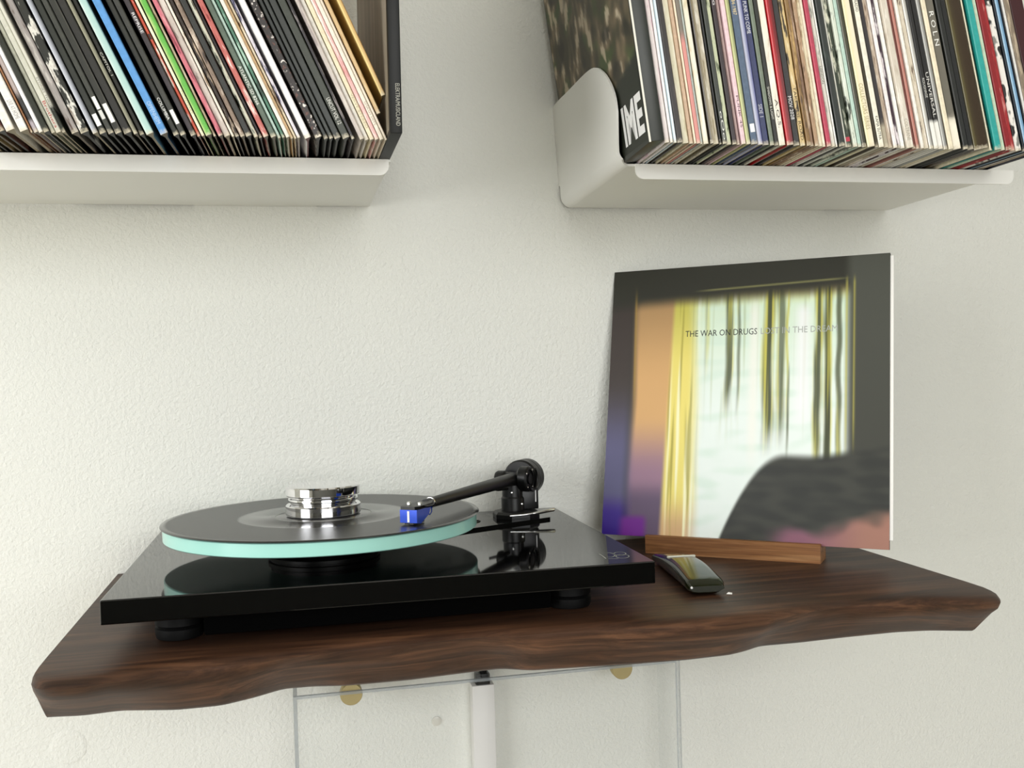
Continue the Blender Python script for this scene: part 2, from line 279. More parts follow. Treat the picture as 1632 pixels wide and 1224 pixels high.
RIGHT=[
(0.1922, 0.0046, 0.1245, 'm', 'efe4e2;e0c4cc;fbf6f2', 'white record tinted pink, first right of black box set', [], {}),
(0.1971, 0.0029, 0.1262, 'p', 'f6f4f2', 'slim white record, second right of black box set', [], {}),
(0.2002, 0.0031, 0.1273, 'g', 'cfe3ee;f8fafc', 'slim pale blue and white record', [], {}),
(0.2035, 0.0054, 0.1285, 'm', '2e2420;4a3e38;241c18', 'black brown record with faint marks between white and cream', [], {}),
(0.2092, 0.0061, 0.1304, 'm', 'e6dfc2;f5efdc;cfc4a0', 'broad pale cream record left of tan one', [], {}),
(0.2156, 0.0041, 0.1321, 'p', 'cdb094', 'plain tan record left of salmon one', [], {}),
(0.2199, 0.002, 0.1323, 'p', 'f2e2c8', 'hairline cream record between tan and salmon', [], {}),
(0.222, 0.0038, 0.1325, 'a2', 'd99088;7c7468;d99088', 'salmon pink record with grey photo at its upper end', [], {}),
(0.226, 0.0027, 0.1327, 'p', 'c9d4ce', 'pale grey aqua record right of salmon one', [], {}),
(0.229, 0.0051, 0.1328, 'm', 'f3ecd6;e0d2b0;faf6ea', 'cream record with wrinkled plastic foot', [], {}),
(0.2344, 0.0032, 0.1331, 'g', '2c241c;c8b890', 'thin dark brown record with cream edge', [], {}),
(0.2379, 0.0056, 0.1333, 'm', 'cfc6ae;efe9da;a89a78', 'parchment record with torn folded foot', [], {}),
(0.2438, 0.0021, 0.1336, 'p', '20201d', 'hairline black record right of parchment one', [], {}),
(0.2462, 0.0044, 0.1337, 'p', '3c4238', 'dark green grey record with white blobs near foot', [('oOo', 'f0f0ea', 0.0288, 0.0033)], {}),
(0.251, 0.0047, 0.134, 'm', 'dfe6c0;4a5a34;eef2dc', 'white record with green leaf mottling', [], {}),
(0.256, 0.004, 0.1343, 'p', '3b2b30', 'dark plum record with two white letters', [('V G', 'f4f0f0', 0.1328, 0.1227)], {}),
(0.2603, 0.0031, 0.1345, 'p', 'a8908c', 'dull mauve record right of plum one', [], {}),
(0.2637, 0.0041, 0.1347, 'p', 'edcdd2', 'pale pink record with dark title', [('PUNK 45', '5a3a48', 0.0426, 0.0144)], {}),
(0.2682, 0.0043, 0.1349, 'g', 'd7dd9c;4a4a30', 'thin yellow green record right of pale pink one', [], {}),
(0.2728, 0.0066, 0.1351, 'p', '51647c', 'slate blue record with small white label', [('1984-1987', 'e6cf9a', 0.1309, 0.114), ('#', 'f6f6f4', 0.018, 0.0106)], {}),
(0.2797, 0.0051, 0.1355, 'g', 'dfe2f2;2c3480', 'vivid blue record with white edge', [], {}),
(0.2851, 0.0066, 0.1358, 'p', '343c68', 'navy record titled OF PUNK TO COME', [('E OF PUNK TO COME', 'eceef4', 0.1368, 0.099), ('SIDE 1', 'd6d8e2', 0.0363, 0.025)], {}),
(0.2921, 0.0041, 0.1362, 'p', '74806e', 'grey green record right of navy one', [], {}),
(0.2965, 0.0041, 0.1364, 'p', '2a2c26', 'black record with long small white lettering', [('SHADOWS & LIGHT', 'd8d8cc', 0.0523, 0.0229)], {}),
(0.3009, 0.0064, 0.1366, 'm', 'efeada;f8f4ea;d6ccb4', 'white record with black script letters left of glossy red one', [('A.Q.S.', '201c1a', 0.0411, 0.0157)], {}),
(0.3076, 0.0067, 0.137, 'g', 'c41c24;5c0c10', 'glossy dark red record with bright streak', [], {}),
(0.3147, 0.0064, 0.1394, 'p', '3c3a3a', 'charcoal record with white catalogue number right of glossy red one', [('MOV 2028', 'f4f4f2', 0.0442, 0.0233)], {}),
(0.3214, 0.0052, 0.1414, 'm', 'd6bc84;4a3a22;f0e2bc', 'cream and gold record with tall worn lettering', [('TAKE THE ROAD', '3a2c1a', 0.0528, 0.0048)], {}),
(0.327, 0.004, 0.1435, 'm', '8a6a3a;c8a468;5a4020', 'golden brown worn record', [], {}),
(0.3313, 0.004, 0.1451, 'm', '9a7a60;d8c0a4;6a4c38', 'first worn brown paper record right of golden brown one', [], {}),
(0.3356, 0.0037, 0.1467, 'm', 'b09070;efe0c8;70543c', 'second worn brown paper record right of golden brown one', [], {}),
(0.3397, 0.004, 0.1486, 'm', 'efe2c2;b89c74;faf2e0', 'worn cream record left of crimson one', [], {}),
(0.3439, 0.0035, 0.1499, 'p', 'f6ecd6', 'slim cream record touching crimson one', [], {}),
(0.3478, 0.0043, 0.1518, 'p', 'b83a54', 'crimson record', [], {}),
(0.3525, 0.004, 0.1538, 'm', 'dcd8cc;8c8c84;f4f2ea', 'grey white record with tiny title right of crimson one', [('LONDON', '34302c', 0.0727, 0.0569)], {}),
(0.3568, 0.002, 0.1554, 'p', 'f4f4ee', 'hairline white record beside broad green black one', [], {}),
(0.359, 0.0059, 0.1564, 'm', '26302a;181c1a;3c4a40', 'green black record with scattered pale dots', [], {}),
(0.3653, 0.0017, 0.1586, 'p', 'e4e4d8', 'hairline pale record in front of green leafy spine', [], {}),
(0.3672, 0.0062, 0.1595, 'm', '39482f;e6e6d0;2a3622', 'dark green leafy record with small red patch near foot', [('#', 'c83c50', 0.009, 0.005)], {}),
(0.3738, 0.0041, 0.1618, 'm', 'd8e0d0;3a4436;f2f6ee', 'green and white streaked record', [], {}),
(0.3782, 0.0038, 0.1634, 'p', 'b9d4c6', 'pale aqua green record left of dark green one', [], {}),
(0.3824, 0.0044, 0.1653, 'g', '5c5a48;22281e', 'dark green record left of broad yellow cream one', [], {}),
(0.3871, 0.0078, 0.1669, 'g', 'efe8b4;f4ead0', 'broad yellow cream record with vertical lettering', [('COLLECTORS SERIES', 'b0a070', 0.0576, 0.0156)], {}),
(0.3954, 0.0031, 0.1697, 'p', '473c22', 'thin dark olive record right of broad yellow cream one', [], {}),
(0.3989, 0.0054, 0.1715, 'p', 'f3efdd', 'cream record with spaced black title at foot', [('KAMA SUTRA', '262420', 0.0283, 0.0067), ('RADIO', '262420', 0.134, 0.1237)], {}),
(0.4047, 0.0047, 0.1727, 's', '3a3436;b4aa94', 'record black above and grey beige below', [], {}),
(0.4098, 0.0048, 0.1737, 'm', 'cbb9a4;f2e8da;8a705c', 'beige mottled record with frayed edge', [], {}),
(0.4149, 0.0038, 0.1747, 'p', 'f4eeec', 'white record right of frayed beige one', [], {}),
(0.4191, 0.0036, 0.1755, 'm', '4a2c40;efe6ea;1c1418', 'white record with purple black streak', [], {}),
(0.4229, 0.0047, 0.1762, 'p', 'fbfaf5', 'clean white record right of purple streaked one', [], {}),
(0.428, 0.007, 0.1772, 'm', 'd9d0c0;efe8dc;c8bcaa', 'broad oatmeal record with pale title', [('COLTRANE', 'a8a090', 0.0266, 0.0067)], {}),
(0.4354, 0.0033, 0.1787, 'p', '7c443c', 'red brown record left of copper one', [], {}),
(0.4389, 0.0034, 0.1793, 'g', 'd8988a;7a3c34', 'copper pink record', [], {}),
(0.4426, 0.0031, 0.1801, 'p', 'f6f2e8', 'slim white record right of copper one', [], {}),
(0.4461, 0.0055, 0.1807, 'm', 'e0d4be;5c4434;f4ece0', 'cream record with brown stained dark upper part', [], {}),
(0.452, 0.0045, 0.1819, 'g', 'f6f4ec;2c2c28', 'white record with black edge line', [], {}),
(0.4568, 0.0045, 0.1828, 's3', '23221f;f4f2ea', 'black record with small white title and white foot', [('ROUGHAGE', 'd8d8d0', 0.0658, 0.0476)], {}),
(0.4618, 0.0055, 0.1838, 's3', '1e1d1b;f2f0e8', 'black record with long white title and tall white foot', [('UNIVERSAL', 'e4e2da', 0.0716, 0.0295)], {}),
(0.4677, 0.0042, 0.1849, 'g', 'c8c8c2;3a3a38', 'silver grey record with dark edge', [], {}),
(0.4724, 0.0049, 0.1858, 'p', 'efe4c8', 'slim cream record left of photographic one', [], {}),
(0.4777, 0.0088, 0.1869, 's', '6e6a5e;f6efdc', 'record grey photographic above, cream below, widely spaced title', [('R O L N', 'f6f6f0', 0.1289, 0.097)], {}),
(0.487, 0.0056, 0.1887, 'p', '232620', 'black record right of cream photographic one', [], {}),
(0.493, 0.0062, 0.1898, 'p', '1b1d1b', 'glossy black record left of broad olive brown set', [], {}),
(0.4999, 0.0157, 0.1912, 'g', '6f6842;4e4030', 'broad olive brown double set', [], {}),
(0.516, 0.0017, 0.1943, 'p', 'e8e0c4', 'hairline cream record right of olive brown set', [], {}),
(0.5178, 0.0023, 0.1946, 'p', '28402f', 'thin dark green record left of teal one', [], {}),
(0.5205, 0.0068, 0.1952, 'p', '2aa39c', 'teal record', [], {}),
(0.528, 0.0045, 0.197, 'p', 'cfe4c8', 'pale mint record right of teal one', [], {}),
(0.5329, 0.0061, 0.1985, 'p', '8c161c', 'dark red record right of pale mint one', [], {}),
(0.5396, 0.0052, 0.2005, 'm', 'b02a2e;e08c84;8a1c20', 'red record with pink streak right of dark red one', [], {}),
(0.5452, 0.0065, 0.2022, 'sp2', 'f2eee6;2a2826;8a8a84', 'white record with black shapes right of red ones', [], {}),
(0.5522, 0.002, 0.2043, 'p', '1a2430', 'thin black blue record beside black and white one', [], {}),
(0.5546, 0.004, 0.205, 'g', '9cc4e0;2a5884', 'light blue glossy record near right end', [], {}),
(0.5591, 0.0017, 0.2063, 'p', '14161c', 'hairline black record near right end', [], {}),
(0.5612, 0.0044, 0.2069, 'p', 'f8f7f3', 'pure white record near right end', [], {}),
(0.5663, 0.0061, 0.2085, 'm', '8a7c6a;b8a890;5c5044', 'stone coloured record near right end', [], {}),
(0.5733, 0.015, 0.2102, 's', '4a1a1e;14183a', 'broad navy record with dark red foot at right end', [], {})]
# ------------------------------------------------------------------ room shell
X0, X1, Y0, ZF, ZC = -2.2, 2.6, -3.4, -0.95, 1.65
def shell(name, lo, hi, mat): return tag(MB().box(lo, hi).build(name, mat), kind='structure')
# the wall behind everything: orange peel paint (its relief is in the material)
shell('wall_back', (X0, 0, ZF), (X1, .1, ZC), WALL)
shell('floor', (X0, Y0, ZF - .1), (X1, 0, ZF), FLOOR)
shell('ceiling', (X0, Y0, ZC), (X1, 0, ZC + .1), CEIL)
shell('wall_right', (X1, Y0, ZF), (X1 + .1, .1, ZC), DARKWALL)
def holed(name, axis, at, thick, a0, a1, hole, mat):
    """a wall with one window opening; axis 0: wall lies along y at x=at, axis 1: along x at y=at"""
    b = MB(); h0, h1, z0, z1 = hole
    for (p, q, lo, hi) in ((a0, h0, ZF, ZC), (h1, a1, ZF, ZC), (h0, h1, ZF, z0), (h0, h1, z1, ZC)):
        if axis == 0: b.box((at - thick, p, lo), (at, q, hi))
        else: b.box((p, at - thick, lo), (q, at, hi))
    return tag(b.build(name, mat), kind='structure')
holed('wall_left', 0, X0, .1, Y0, 0, (-2.3, -.8, -.25, 1.25), ROOM)
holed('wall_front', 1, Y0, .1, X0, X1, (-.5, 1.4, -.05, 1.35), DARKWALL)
def window(name, axis, at, h0, h1, z0, z1):
    b = MB(); t = .05
    def bar(p, q, lo, hi):
        if axis == 0: b.box((at - .08, p, lo), (at - .03, q, hi))
        else: b.box((p, at - .08, lo), (q, at - .03, hi))
    bar(h0, h0 + t, z0, z1); bar(h1 - t, h1, z0, z1); bar(h0, h1, z0, z0 + t); bar(h0, h1, z1 - t, z1)
    c = (h0 + h1) / 2; bar(c - .02, c + .02, z0, z1)
    return tag(b.build(name, FRAME_W), kind='structure')
window('window_1', 0, X0, -2.3, -.8, -.25, 1.25)
window('window_2', 1, Y0, -.5, 1.4, -.05, 1.35)
shell('baseboard_back', (X0, -.015, ZF), (X1, 0, ZF + .1), FRAME_W)

# ------------------------------------------------------------------ live edge walnut board
CREASE = [(-.322, -.374), (-.3179, -.3833), (-.3098, -.3925), (-.2834, -.3912), (-.2693, -.3888), (-.2499, -.3864), (-.2205, -.3782), (-.1893, -.3715), (-.1428, -.3657), (-.0937, -.3579), (-.0434, -.3553), (.0091, -.3527), (.0488, -.3598), (.1048, -.3619), (.1588, -.3716), (.2147, -.3775), (.2578, -.3765), (.2782, -.372), (.3143, -.363), (.3492, -.3578), (.4081, -.3683), (.4375, -.3812), (.4654, -.392), (.478, -.389), (.4862, -.377)]
BOT = [(-.322, -.3365), (-.2958, -.3409), (-.2686, -.3376), (-.2254, -.3494), (-.1922, -.3493), (-.1688, -.3382), (-.1445, -.3217), (-.1192, -.323), (-.0935, -.3294), (-.0418, -.3304), (.0129, -.3247), (.0385, -.3228), (.0619, -.336), (.1099, -.341), (.1525, -.3454), (.1964, -.3481), (.2403, -.3458), (.2593, -.3387), (.2769, -.329), (.3156, -.3299), (.3668, -.3271), (.4188, -.3263), (.4503, -.3308), (.4862, -.3445)]
def interp(t, x):
    for (a, p), (b, q) in zip(t, t[1:]):
        if x <= b: return p + (q - p) * max(0, (x - a) / (b - a))
    return t[-1][1]
def smooth_i(t, x, w): return sum(interp(t, x + d * w) for d in (-1, -.5, 0, .5, 1)) / 5
xs = [-.322 + .8082 * i / 180 for i in range(181)]; v = []; f = []
for x in xs:
    e = .004 if -.31 < x < .47 else .0005
    yc = smooth_i(CREASE, x, e); yb = smooth_i(BOT, x, .005); w1 = nz(x * 14, 1.7) * .004 + nz(x * 40, 3.1) * .0012; w2 = nz(x * 18, 5.2) * .004
    sl = .022 + .010 * nz(x * 9, 8.8)
    P = [(-.001, 0), (-.12, 0), (-.24, 0), (yc + .075, 0), (yc + .045, 0), (yc + sl, -.0003), (yc + .010, -.0012), (yc + .003, -.0026), (yc - .002, -.0062), (yc * .88 + yb * .12 - .003 + w1, -.0125), (yc * .6 + yb * .4 - .002 + w1, -.022), (yc * .3 + yb * .7 + w2, -.033), (yb - .0005, -.0425), (yb + .0035, -.045), (-.2, -.045), (-.001, -.045)]
    v += [(x, p, z) for p, z in P]
n = 16
for i in range(180):
    for q in range(n): q2 = (q + 1) % n; f.append((i * n + q, (i + 1) * n + q, (i + 1) * n + q2, i * n + q2))
f.append(tuple(range(n))[::-1]); f.append(tuple(180 * n + q for q in range(n)))
tag(mesh('walnut_shelf', v, f, WALNUT, None, None, 50), 'thick dark walnut board with wavy live front edge carrying the turntable', 'shelf')

# ------------------------------------------------------------------ white steel wall shelves
def steel_shelf(label, pts, skew, panel, x_lip0, x_lip1, flush):
    """pts: (rear x0, rear x1); skew: how far the front edge is shifted in x; panel adds the bookend side with its bent corner"""
    (a, b_), yf, z = pts, -.2515, .4052; th = .0022
    r = empty('wall_shelf', ((a + b_) / 2, 0, z), label, 'shelf', 'white steel wall shelves')
    def X(x, y): return x + skew * (y / yf)
    # deck: a sheet with the flush flange at the middle of its rear edge
    b = MB(); outline = [(a, -.005), (a + (b_ - a) * flush[0], -.005), (a + (b_ - a) * flush[0], -.0002), (a + (b_ - a) * flush[1], -.0002), (a + (b_ - a) * flush[1], -.005), (b_, -.005), (b_, yf), (a, yf)]
    b.prism([(X(x, y), y, z - th) for x, y in outline], (0, 0, th)); b.build('deck', STEEL, r, 30, r.location)
    # front lip hanging from the deck, both lower corners rounded
    q = [(x_lip0, z)]; R = .0085; zl = z - .0145
    for i in range(9):
        t = math.pi + math.pi / 2 * i / 8; q.append((x_lip0 + R + R * math.cos(t), zl + R + R * math.sin(t)))
    for i in range(9):
        t = 1.5 * math.pi + math.pi / 2 * i / 8; q.append((x_lip1 - R + R * math.cos(t), zl + R + R * math.sin(t)))
    q.append((x_lip1, z)); lip = MB().prism([(x, yf - .0012, zz) for x, zz in q], (0, .0022, 0)); lip.build('front_lip', STEEL, r, 30, r.location)
    if panel:
        # side sheet that sweeps up out of the deck through a 12 mm bend
        R = .012; v = []; f = []; YF = [(0, -.2515), (.003, -.2600), (.0136, -.2596), (.0343, -.2665), (.0463, -.2706), (.0568, -.2704), (.0665, -.2666), (.0778, -.2576), (.0876, -.2461), (.0944, -.2352), (.1, -.2245), (.1051, -.2104), (.1082, -.1947), (.1101, -.1779), (.1123, -.1481), (.1141, -.116), (.1161, -.0819), (.1189, -.0456), (.1209, -.006)]
        st = [('arc', math.pi / 2 * i / 8) for i in range(9)] + [('up', h) for h in (.02, .026, .0263, .031, .038, .046, .052, .058, .064, .070, .076, .082, .088, .0925, .097, .1, .103, .1055, .1075, .109, .1105, .112, .1135, .115, .117, .119, .1205)]
        for kind, q in st:
            h = R * (1 - math.cos(q)) if kind == 'arc' else q
            y1 = -.005 if h < .0261 else -.0003; y0_ = min(interp(YF, h), y1 - .002)
            for kx in range(7):
                y = y1 + (y0_ - y1) * kx / 6
                for side in (0, 1):
                    if kind == 'arc': rr_ = R - side * th; px_, pz_ = X(a, y) - rr_ * math.sin(q), z - th + R - rr_ * math.cos(q)
                    else: px_, pz_ = X(a, y) - R + side * th, z - th + h
                    v.append((px_ - max(0, h - .004) * (.055 + .03 * min(1, y / -.25)), y, pz_))
        nk = 14; H = st
        for i in range(len(H) - 1):
            for kx in range(6):
                p0 = i * nk + kx * 2; f.append((p0, p0 + 2, p0 + nk + 2, p0 + nk)); f.append((p0 + 1, p0 + nk + 1, p0 + nk + 3, p0 + 3))
            for p0 in (i * nk, i * nk + 12): f.append((p0, p0 + 1, p0 + nk + 1, p0 + nk))
        for p0b in (0, (len(H) - 1) * nk):
            for kx in range(6): p0 = p0b + kx * 2; f.append((p0, p0 + 1, p0 + 3, p0 + 2))
        mesh('side_panel', v, f, STEEL, r, None, 40, r.location)
    return r
steel_shelf('white steel wall shelf on the left with rounded front lip, packed with leaning records', (-.78, -.0366), 0, True, -.76, -.0385, (.74, .92))
steel_shelf('white steel wall shelf on the right with upswept side panel, packed with records', (.2035, .628), -.0145, True, .1965, .6125, (.27, .79))

# ------------------------------------------------------------------ records on the shelves
Z_DECK = .4054
def spine_mat(kind, cols, h=.313):
    c = [lin(x) for x in cols.split(';')]; c = [tuple(y * (.62 if max(x[:3]) < .09 else 1) for y in x[:3]) + (1,) for x in c]; k = Nodes('record_card'); co = k.coords((1, 1, 1), (random.random() * 3, random.random() * 3, random.random() * 3))
    tc = k.n('TexCoord'); sep = k.n('SeparateXYZ'); k.l(tc.outputs['Object'], sep.inputs[0])
    rough = .42; fine = k.noise(co, 260, 3)
    if kind in ('p',): base = k.ramp(fine, [(.2, tuple(x * .82 for x in c[0][:3]) + (1,)), (.55, c[0]), (.8, tuple(min(1, x * 1.12 + .004) for x in c[0][:3]) + (1,))])
    elif kind in ('m', 'm2'):
        mp = k.n('Mapping'); mp.inputs['Scale'].default_value = (260, 40, 42) if kind == 'm' else (120, 30, 34); k.l(co, mp.inputs[0]); nn = k.noise(mp.outputs[0], 1.0, 4, .6)
        base = k.ramp(nn, [(.34, c[2]), (.43, c[0]), (.54, c[0]), (.62, c[1])] if kind == 'm' else [(.4, c[0]), (.52, c[0]), (.56, c[1]), (.68, c[2])])
    elif kind in ('sp', 'sp2'):
        mp = k.n('Mapping'); mp.inputs['Scale'].default_value = (1, 1, 1) if kind == 'sp' else (1, .4, .55); k.l(co, mp.inputs[0])
        nn = k.noise(mp.outputs[0], 330 if kind == 'sp' else 120, 2); base = k.ramp(nn, [(.3, c[2]), (.4, c[0]), (.62, c[0]), (.68, c[1])] if kind == 'sp' else [(.40, c[1]), (.45, c[0]), (.62, c[0]), (.66, c[2])])
    elif kind in ('a', 'a2'):
        nn = k.noise(co, 55, 4); md = k.n('Math', operation='MULTIPLY_ADD'); md.inputs[1].default_value = .004; k.l(nn, md.inputs[0]); k.l(sep.outputs[0 if kind == 'a' else 2], md.inputs[2])
        base = k.ramp(md.outputs[0], [(.0025, c[1]), (.0040, c[0]), (.02, c[2] if kind == 'a' else c[0])] if kind == 'a' else [(.09, c[0]), (.1, c[1])])
    elif kind == 'g':
        base = k.ramp(sep.outputs[0], [(.0006, c[0]), (.0016, c[0]), (.0042, c[1])]); rough = .25  # ramp across the spine: edge bands, and on some spines a painted gloss sheen
    elif kind in ('s', 's2', 's3'):
        nn = k.noise(co, 90, 3); md = k.n('Math', operation='MULTIPLY_ADD'); md.inputs[1].default_value = .008; k.l(nn, md.inputs[0]); k.l(sep.outputs[2], md.inputs[2])
        if kind == 's3': base = k.ramp(md.outputs[0], [(.030, c[1]), (.031, c[0])])
        elif kind == 's2': base = k.ramp(sep.outputs[0], [(.0042, c[0]), (.0048, c[1])])
        elif len(c) == 3: base = k.ramp(md.outputs[0], [(.012, c[2]), (.014, c[1]), (.034, c[1]), (.037, c[0])])
        else: base = k.ramp(md.outputs[0], [(.03, c[1]), (.036, c[0])] if cols.startswith(('d8d6', '3a34', '4a1a')) is False else [(.024, c[1]), (.028, c[0])])
    # scuffed card at the bottom corners
    w = k.n('Math', operation='MULTIPLY_ADD'); w.inputs[1].default_value = .0075; k.l(k.noise(co, 420, 2), w.inputs[0]); k.l(sep.outputs[2], w.inputs[2])
    wm = k.ramp(w.outputs[0], [(.0042, (.75, .75, .75, 1)), (.0056, (0, 0, 0, 1))])
    fy = k.n('Math', operation='LESS_THAN'); fy.inputs[1].default_value = .0025; k.l(sep.outputs[1], fy.inputs[0])
    fm = k.n('Math', operation='MULTIPLY'); k.l(wm, fm.inputs[0]); k.l(fy.outputs[0], fm.inputs[1])
    mx = k.n('MixRGB'); k.l(fm.outputs[0], mx.inputs[0]); k.l(base, mx.inputs[1]); mx.inputs[2].default_value = lin('d9cfb6')
    k.l(mx.outputs[0], k.b.inputs['Base Color']); k.set(Roughness=rough); return k.m
INK = {}
def ink(h):
    if h not in INK: INK[h] = plain('spine_ink_or_underside_shade', h, .5)
    return INK[h]
def sleeve_mesh(t, mats, D=.313, H=.313):
    """a filled record jacket: crisp folded spine at y=0, sides slightly bellied, open edges at the rear"""
    c = min(.0007, t * .22); Y = [0, c, .006, .013, D * .5, D - .004, D]; Z = [0, .0010, .008, .03, .09, H - .09, H - .01, H]; v = []; f = []; mi = []
    def width(y, z):
        if y < c * .5: return t - 2 * c
        e = min(1, min(z, H - z) / .09); e = math.sqrt(max(0, e)); full = .30 + .64 * e
        g_ = sm(.0, .012, y); w_ = t * (1 - g_ + g_ * full); return w_ * (1 if y < D - .01 else .7)
    for sd in (-1, 1):
        for y in Y:
            for z in Z: v.append((t / 2 + sd * width(y, z) / 2, y, z))
    nz_ = len(Z); ny_ = len(Y); o_ = nz_ * ny_
    for sd in (0, 1):
        for i in range(ny_ - 1):
            for q in range(nz_ - 1): p = sd * o_ + i * nz_ + q; f.append((p, p + 1, p + nz_ + 1, p + nz_)); mi.append(0)
    for i in range(ny_ - 1):
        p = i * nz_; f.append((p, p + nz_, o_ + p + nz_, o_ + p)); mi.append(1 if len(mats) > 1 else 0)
        p = i * nz_ + nz_ - 1; f.append((p, p + nz_, o_ + p + nz_, o_ + p)); mi.append(0)
    for q in range(nz_ - 1):
        f.append((q, q + 1, o_ + q + 1, o_ + q)); mi.append(0); p = (ny_ - 1) * nz_ + q; f.append((p, p + 1, o_ + p + 1, o_ + p)); mi.append(0)
    return v, f, mi
def spine_print(parent, t, items):
    """letters and label patches printed on the spine, reading downwards"""
    for txt, colr, s0, s1 in items:
        top, bot = max(s0, s1), min(s0, s1)
        if txt == '#':
            vv = [(t * .16, -.00006, bot), (t * .84, -.00006, bot), (t * .84, -.00006, top), (t * .16, -.00006, top)]
            mesh('spine_label', vv, [(0, 1, 2, 3)], ink(colr), parent)
        else:
            v, f, w, h = text_mesh(txt); sx = (top - bot) / w; sy = t * .56 / h
            mesh('spine_lettering', [(t * .22 + q.y * sy, -.00006, top - q.x * sx) for q in v], f, ink(colr), parent)
def put_record(row, yf, yaw, group, place, z=Z_DECK, shrink=.91):
    x, t, lean, kind, cols, desc, tx, op = row; t *= shrink if t > .003 else .78
    lum = sum(lin(cols.split(';')[0])[:3]) / 3; mats = [spine_mat(kind, cols), ink(op.get('bottom', '14130f' if lum < .1 else '5e523e' if lum < .45 else '958b70'))]  # undersides get a darker card tone, shade put into the colour
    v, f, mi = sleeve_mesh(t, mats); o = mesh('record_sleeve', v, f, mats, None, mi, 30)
    o.matrix_world = Matrix.Translation((x, yf, z)) @ Matrix.Rotation(yaw, 4, 'Z') @ Matrix.Rotation(-lean, 4, 'Y')
    words = desc.split(); lab = desc if len(words) > 11 else desc + place
    tag(o, lab, 'record', group); spine_print(o, t, tx); return o
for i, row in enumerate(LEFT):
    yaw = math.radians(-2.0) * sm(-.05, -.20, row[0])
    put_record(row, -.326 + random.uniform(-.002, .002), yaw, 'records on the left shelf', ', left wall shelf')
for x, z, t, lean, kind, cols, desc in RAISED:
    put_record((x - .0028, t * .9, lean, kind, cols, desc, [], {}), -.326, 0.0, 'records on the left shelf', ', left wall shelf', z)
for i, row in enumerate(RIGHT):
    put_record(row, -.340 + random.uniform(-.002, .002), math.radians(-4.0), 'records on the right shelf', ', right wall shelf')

# ---- black box set standing upright at the right end of the left shelf
BOXBLACK = plain('black_box_card', '0b0c09', .45, 0, .3); FACE = Nodes('grey_cover_print')
c = FACE.coords((1, 26, 1.2)); c2 = FACE.coords((1, 90, 2))
FACE.l(FACE.ramp(FACE.noise(c, 1.6, 3), [(.3, lin('6e6a58')), (.5, lin('8a8272')), (.6, lin('958a7c')), (.75, lin('b0aa98'))]), FACE.b.inputs['Base Color']); FACE.set(Roughness=.4)
t_ = .0100
r = empty('record_box_set', (-.0469, -.352, Z_DECK), 'black record box set standing upright at right end of left wall shelf', 'box set')
MB().box((0, 0, 0), (t_, .325, .318), 0, None, .0008).build('box', BOXBLACK, r)
mesh('cover_print', [(-.00008, .006, .004), (-.00008, .321, .004), (-.00008, .321, .314), (-.00008, .006, .314)], [(0, 1, 2, 3)], FACE.m, r)
spine_print(r, t_ * .62, [('ELEKTRA/MUSICLAND', 'a9a89c', .040, .006)])
r.children[-1].location.x = t_ * .38
spine_print(r, t_ * .62, [('12', 'd8d8d0', .125, .118)])
r.rotation_euler = (0, math.radians(.3), 0)

# ---- big box set leaning at the left end of the right shelf
t_ = .0135; la = .124
r = empty('record_box_set', (.1776, -.342, Z_DECK), 'thick black box set with mottled brown picture cover leaning on right shelf side panel', 'box set')
r.matrix_world = Matrix.Translation((.1776, -.342, Z_DECK)) @ Matrix.Rotation(math.radians(-4.0), 4, 'Z') @ Matrix.Rotation(-la, 4, 'Y')
MB().box((0, 0, 0), (t_, .316, .316), 0, None, .0009).build('box', plain('charcoal_box_card', '22261f', .4), r)
def art(u, w):      # a plain mottled stand-in in the browns and greens of the printed picture, black foot
    y, z = u * .316, w * .316; a = nz(y * 38, z * 22, 4) + .5 * nz(y * 90, z * 60, 9); b = nz(y * 24, z * 46, 21); d = nz(y * 120, z * 70, 33)
    c = mixc((66, 62, 46), (128, 112, 88), sm(-.4, .45, a)); c = mixc(c, (62, 80, 40), sm(.1, .5, b) * .8); c = mixc(c, (196, 182, 156), sm(.26, .4, a + .5 * d) * .9); c = mixc(c, (30, 30, 24), sm(.2, .5, -b) * .6)
    edge = .052 + .02 * (1 - u) + .03 * max(0, .2 - u)
    return mixc((38, 42, 34), c, sm(edge - .003, edge + .003, z))
print_grid('cover_print', r, 90, 90, art, lambda u, w: (-.0001, .004 + u * .308, .004 + w * .308), PRINT)
MB().box((-.0004, -.0004, 0), (.0012, .0006, .316)).build('spine_edge', ink('e8e6da'), r)
v, f, w, h = text_mesh('IME', .035); sy = .036 / h; sx = .064 / w
o = mesh('cover_lettering', [(-.0003, .071 - q.x * sx, .0105 + q.y * sy) for q in v], f, WHITE_P, r)

